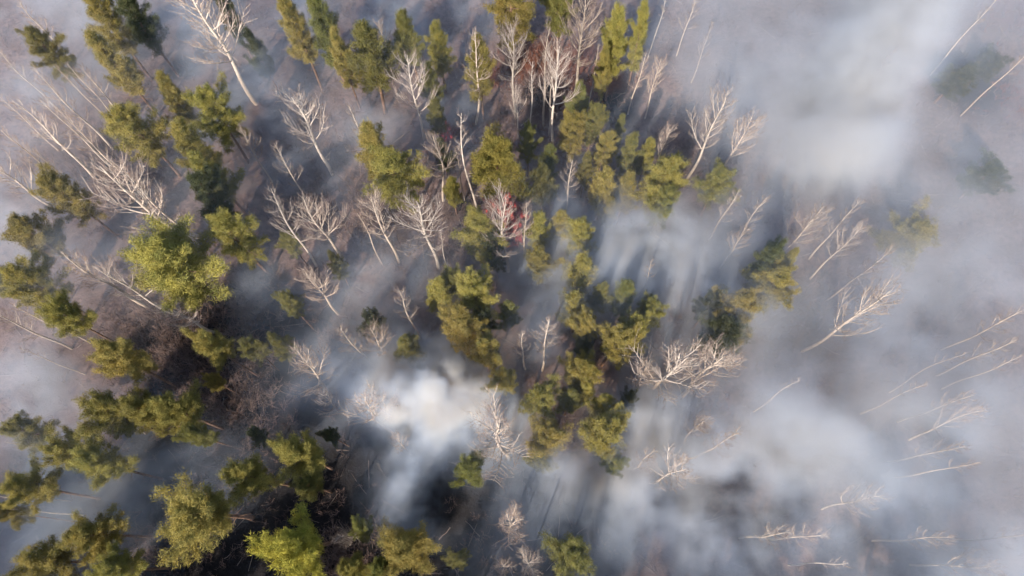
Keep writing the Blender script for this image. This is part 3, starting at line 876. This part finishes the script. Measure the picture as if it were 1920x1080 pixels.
X0, X1, Y0, Y1, Z0, Z1 = -96.0, 96.0, -30.0, 102.0, -1.5, 27.0
NX, NY, NZ = int((X1 - X0) / VOX) + 1, int((Y1 - Y0) / VOX) + 1, int((Z1 - Z0) / VOX) + 1
xs = np.linspace(X0, X1, NX); ys = np.linspace(Y0, Y1, NY); zs = np.linspace(Z0, Z1, NZ)
SX, SY = np.meshgrid(xs, ys, indexing='ij')
# banks: photo pixel, radius x / y in pixels, height at which the pixel is met, optical depth, top of the bank in metres
BANKS = [
 # upper left
 (110, 30, 170, 110, 6, 1.0, 12), (380, 70, 110, 110, 5, 1.0, 10), (480, 190, 90, 110, 4, .8, 9), (310, 230, 70, 40, 3, .9, 7), (60, 300, 120, 120, 4, .55, 9),
 (720, 25, 110, 50, 5, 2.2, 10), (840, 90, 70, 60, 4, 1.1, 7), (720, 215, 70, 50, 4, 1.6, 8), (860, 215, 70, 70, 4, 1.2, 7), (560, 270, 90, 70, 4, .6, 7),
 (640, 330, 60, 50, 4, .7, 7), (450, 330, 60, 60, 4, .8, 7), (90, 420, 120, 60, 4, .5, 8), (60, 470, 130, 110, 8, 1.0, 17), (100, 850, 130, 90, 8, .7, 15),
 # left
 (470, 540, 60, 50, 3, .8, 6), (60, 745, 110, 60, 6, 1.4, 13), (20, 680, 90, 60, 6, .8, 11), (190, 900, 140, 60, 5, .75, 9), (270, 950, 60, 70, 5, .7, 8), (350, 860, 60, 40, 4, .5, 6),
 (620, 690, 60, 90, 4, .7, 7), (660, 770, 40, 50, 4, .5, 7), (30, 1000, 60, 60, 5, .5, 8),
 # middle bands
 (690, 500, 130, 60, 4, 1.1, 8), (790, 510, 80, 40, 4, 1.3, 8), (660, 570, 100, 60, 4, .9, 8), (740, 590, 60, 60, 4, .8, 7), (1000, 600, 90, 80, 4, 1.2, 8), (1020, 680, 90, 60, 4, 1.8, 9),
 (960, 520, 70, 50, 4, 1.2, 7), (1000, 540, 120, 60, 4, .8, 7), (1170, 480, 90, 80, 5, 2.4, 11), (1200, 430, 60, 60, 5, 1.8, 10), (1320, 470, 80, 70, 6, 2.2, 13), (1260, 560, 80, 60, 5, 1.4, 9),
 (1180, 690, 60, 40, 4, 1.6, 8), (1010, 330, 60, 50, 3, .5, 5), (1070, 470, 60, 60, 4, .9, 7),
 # white plume and its streamer
 (815, 735, 82, 70, 6, 4.4, 10), (800, 795, 74, 56, 6, 3.8, 10), (875, 735, 80, 50, 6, 2.2, 8), (760, 700, 40, 50, 5, 1.4, 8), (925, 765, 60, 50, 5, 1.0, 8), (778, 850, 54, 56, 8, 1.7, 13), (748, 908, 34, 52, 8, 1.7, 12), (740, 958, 24, 40, 6, 1.8, 10), (798, 960, 22, 50, 5, 1.2, 9),
 (900, 800, 60, 60, 6, .8, 8),
 # warm bank, lower middle
 (1190, 800, 60, 60, 5, 2.2, 10), (1100, 900, 110, 50, 6, 2.4, 11), (1230, 860, 120, 80, 7, 2.6, 13), (1280, 960, 140, 80, 7, 2.4, 14), (1060, 960, 80, 50, 4, .4, 5), (970, 1030, 90, 60, 4, .35, 4), (1010, 930, 60, 40, 4, .35, 5),
 # right half
 (1440, 60, 160, 110, 11, 2.0, 20), (1420, 190, 110, 90, 9, 1.4, 16), (1560, 150, 130, 110, 11, 2.2, 20), (1620, 190, 70, 80, 13, 4.4, 23), (1590, 260, 50, 60, 13, 3.4, 21), (1550, 300, 100, 70, 10, 1.8, 18), (1690, 20, 60, 60, 13, 5.2, 23), (1650, 110, 50, 60, 13, 4.4, 23), (1500, 360, 110, 60, 9, 1.4, 16),
 (1700, 260, 120, 90, 10, 1.2, 18), (1860, 30, 120, 60, 8, .6, 14), (1860, 300, 120, 90, 9, 1.3, 17), (1640, 420, 120, 70, 9, 1.4, 17), (1860, 450, 120, 100, 11, 1.8, 20),
 (1750, 560, 130, 100, 10, 1.9, 19), (1900, 560, 100, 120, 12, 2.0, 21), (1480, 580, 90, 70, 6, .8, 12), (1620, 680, 120, 80, 9, 2.2, 18), (1500, 760, 130, 80, 8, 1.8, 16), (1400, 640, 80, 50, 6, .7, 11), (1430, 530, 90, 80, 12, 2.0, 22), (1370, 590, 70, 60, 10, 1.4, 19),
 (1530, 840, 140, 80, 10, 3.4, 20), (1650, 830, 110, 90, 9, 2.9, 17), (1850, 120, 90, 70, 6, .6, 12), (1720, 800, 140, 90, 9, 1.9, 17), (1420, 900, 120, 80, 9, 2.2, 17), (1600, 960, 170, 90, 10, 2.2, 18), (1440, 1040, 150, 80, 9, 2.3, 17), (1800, 960, 150, 110, 9, 1.8, 17), (1760, 1060, 150, 60, 9, 2.0, 17), (1890, 780, 90, 120, 9, 1.7, 17), (1380, 420, 70, 60, 6, 1.2, 13), (1300, 700, 60, 60, 3, .5, 6)]
# places the wind has swept clear
CLEAR = [(420, 660, 130, 110, 2, .9), (600, 940, 140, 110, 2, .95), (860, 950, 70, 60, 2, .9), (440, 760, 90, 70, 2, .8), (1010, 150, 90, 80, 2, .85), (1130, 190, 60, 60, 2, .8), (640, 860, 60, 60, 2, .8),
         (900, 390, 90, 50, 2, .6), (1240, 700, 60, 40, 2, .5), (1320, 780, 50, 50, 2, .6), (1830, 150, 90, 80, 4, .6), (330, 140, 50, 40, 2, .7), (250, 640, 110, 70, 2, .6), (1290, 300, 60, 60, 2, .5), (1540, 570, 80, 70, 4, .5), (520, 1030, 200, 80, 2, .8), (760, 1040, 130, 60, 2, .8)]
def ell(px, py, rx, ry, z):
    p = at(px, py, z); a = m_per_px(p)
    # the line of sight is tilted, so a radius down the photo covers more ground
    ct = max(.6, math.cos(math.atan(math.hypot(p.x, p.y) / (CAM_H - z))))
    return np.exp(-(((SX - p.x) / (rx * a)) ** 2 + ((SY - p.y) / (ry * a / ct)) ** 2))
tau = np.full(SX.shape, .15); num = np.full(SX.shape, .15 * 7.0)
clr = np.ones(SX.shape)
for px, py, rx, ry, z, c in CLEAR:
    clr *= 1 - c * ell(px, py, rx, ry, z)
tau *= clr; num *= clr
for px, py, rx, ry, z, a, top in BANKS:
    k = min(1, max(0, (px - 1280) / 160)) * (1 if py < 1100 else 0)
    plume = 700 < px < 960 and 680 < py < 985
    a *= 2.7 if plume else .82 * (.95 if 1040 < px < 1300 and py > 780 else .36 if px < 1060 and py < 680 else .5 if px < 720 else .62 if px < 1380 else .95 if a > 3 else .2 if py < 480 else .34); top *= 1 + .14 * k if py > 640 else 1 - .18 * k
    e = a * ell(px, py, rx, ry, z)
    tau += e; num += e * top
tau *= clr ** .5; num *= clr ** .5
top = num / np.maximum(tau, .02)
shape = (NX, NY, NZ)
n1 = fractal(shape, VOX, 16, .9, 2.9, 1, (.9, 1.1, 1.0))
n2 = fractal(shape, VOX, 5, .35, 2.2, 2, (.95, 1.05, 1.0))
rel = zs[None, None, :] - terrain(SX, SY)[:, :, None]
T = top[:, :, None] * (1 + .22 * n1) + .9 * n2
prof = np.clip((T * 1.12 - rel) / np.maximum(.55 * T, .8), 0, 1)
prof = prof * prof * (3 - 2 * prof) * np.clip((rel + 1.2) / 1.2, 0, 1)
dens = tau[:, :, None] / np.maximum(top[:, :, None] * .8, 1.5) * prof
calm = (1 - .5 * np.clip((SX - 18) / 14, 0, 1))[:, :, None]          # the old, well-mixed smoke on the right is smoother
dens *= np.clip(1.0 + calm * (.5 * n1 + .45 * n2 + .75 * (np.exp(-(1.7 * n2 + .5 * n1) ** 2) - .45)), .04, 3.2)
dens += ((.005 * clr + .019 * np.clip((SX - 22) / 16, 0, 1))[:, :, None] * np.clip((21 - rel) / 6, 0, 1) * np.clip(1 + .4 * n1, .2, 2)) * np.clip(rel + 1.2, 0, 1)   # thin veil up to the treetops
edge = np.minimum.reduce([np.clip((SX - X0) / 8, 0, 1), np.clip((X1 - SX) / 8, 0, 1), np.clip((SY - Y0) / 8, 0, 1), np.clip((Y1 - SY) / 8, 0, 1)])
dens *= edge[:, :, None]
dens[dens < .002] = 0
dens[:, :, -1] = 0
sm = bpy.data.meshes.new('smoke_samples')
sm.vertices.add(NX * NY * NZ)
GXYZ = np.stack(np.meshgrid(xs, ys, zs, indexing='ij'), -1).astype(np.float32)
sm.vertices.foreach_set('co', GXYZ.ravel())
at_ = sm.attributes.new('smoke_density', 'FLOAT', 'POINT')
at_.data.foreach_set('value', dens.astype(np.float32).ravel())
def mat_smoke():
    m, nt, out = newmat('wood_smoke')
    a = N(nt, 'ShaderNodeAttribute', attribute_name='density')
    v = N(nt, 'ShaderNodeVolumeCoefficients')
    sc = N(nt, 'ShaderNodeVectorMath', operation='SCALE'); sc.inputs[0].default_value = SMOKE_SCATTER
    nt.links.new(a.outputs['Fac'], sc.inputs['Scale'])
    ab = N(nt, 'ShaderNodeVectorMath', operation='SCALE'); ab.inputs[0].default_value = SMOKE_ABSORB
    # fresh, dense smoke is whiter (steam and fine droplets), old thin smoke greyer
    mr = N(nt, 'ShaderNodeMapRange'); mr.inputs['From Min'].default_value = .22; mr.inputs['From Max'].default_value = .65
    mr.inputs['To Min'].default_value = 1.0; mr.inputs['To Max'].default_value = .08
    mu = N(nt, 'ShaderNodeMath', operation='MULTIPLY')
    nt.links.new(a.outputs['Fac'], mr.inputs['Value']); nt.links.new(mr.outputs[0], mu.inputs[0]); nt.links.new(a.outputs['Fac'], mu.inputs[1])
    nt.links.new(mu.outputs[0], ab.inputs['Scale'])
    nt.links.new(sc.outputs[0], v.inputs['Scatter Coefficients'])
    nt.links.new(ab.outputs[0], v.inputs['Absorption Coefficients'])
    v.inputs['Anisotropy'].default_value = SMOKE_G
    nt.links.new(v.outputs[0], out.inputs['Volume'])
    return m
SMOKE_SCATTER = (0.40, 0.48, 0.62)      # fine wood smoke scatters blue a little more
SMOKE_ABSORB = (0.115, 0.108, 0.085)
SMOKE_G = 0.0
g = bpy.data.node_groups.new('smoke_field', 'GeometryNodeTree')
g.interface.new_socket('Geometry', in_out='INPUT', socket_type='NodeSocketGeometry')
g.interface.new_socket('Geometry', in_out='OUTPUT', socket_type='NodeSocketGeometry')
gi, go = g.nodes.new('NodeGroupInput'), g.nodes.new('NodeGroupOutput')
vc = g.nodes.new('GeometryNodeVolumeCube')
vc.inputs['Min'].default_value = (X0, Y0, Z0); vc.inputs['Max'].default_value = (X1, Y1, Z1)
vc.inputs['Resolution X'].default_value = NX; vc.inputs['Resolution Y'].default_value = NY; vc.inputs['Resolution Z'].default_value = NZ
si = g.nodes.new('GeometryNodeSampleIndex'); si.data_type = 'FLOAT'; si.domain = 'POINT'; si.clamp = True
na = g.nodes.new('GeometryNodeInputNamedAttribute'); na.data_type = 'FLOAT'; na.inputs['Name'].default_value = 'smoke_density'
pos = g.nodes.new('GeometryNodeInputPosition'); sep = g.nodes.new('ShaderNodeSeparateXYZ')
g.links.new(pos.outputs[0], sep.inputs[0])
def gmath(op, a, b):
    n = g.nodes.new('ShaderNodeMath'); n.operation = op
    for i, v in enumerate((a, b)):
        if v is None: continue
        if hasattr(v, 'is_linked'): g.links.new(v, n.inputs[i])
        else: n.inputs[i].default_value = v
    return n.outputs[0]
def cell(k, lo, hi, n):
    return gmath('ROUND', gmath('MULTIPLY', gmath('SUBTRACT', sep.outputs[k], lo), (n - 1) / (hi - lo)), None)
ix, iy, iz = cell(0, X0, X1, NX), cell(1, Y0, Y1, NY), cell(2, Z0, Z1, NZ)
row = gmath('ADD', gmath('MULTIPLY', ix, float(NY)), iy)
idx = gmath('ADD', gmath('MULTIPLY', row, float(NZ)), iz)
g.links.new(gi.outputs[0], si.inputs['Geometry']); g.links.new(na.outputs[0], si.inputs['Value'])
g.links.new(idx, si.inputs['Index']); g.links.new(si.outputs[0], vc.inputs['Density'])
smt = g.nodes.new('GeometryNodeSetMaterial'); M_SMOKE = mat_smoke(); smt.inputs['Material'].default_value = M_SMOKE
g.links.new(vc.outputs[0], smt.inputs['Geometry']); g.links.new(smt.outputs[0], go.inputs[0])
sm.materials.append(M_SMOKE)
smoke = link('smoke', sm)
smoke.modifiers.new('smoke_field', 'NODES').node_group = g
tag(smoke, 'grey-white and bluish wood smoke drifting between the trees', kind='stuff')
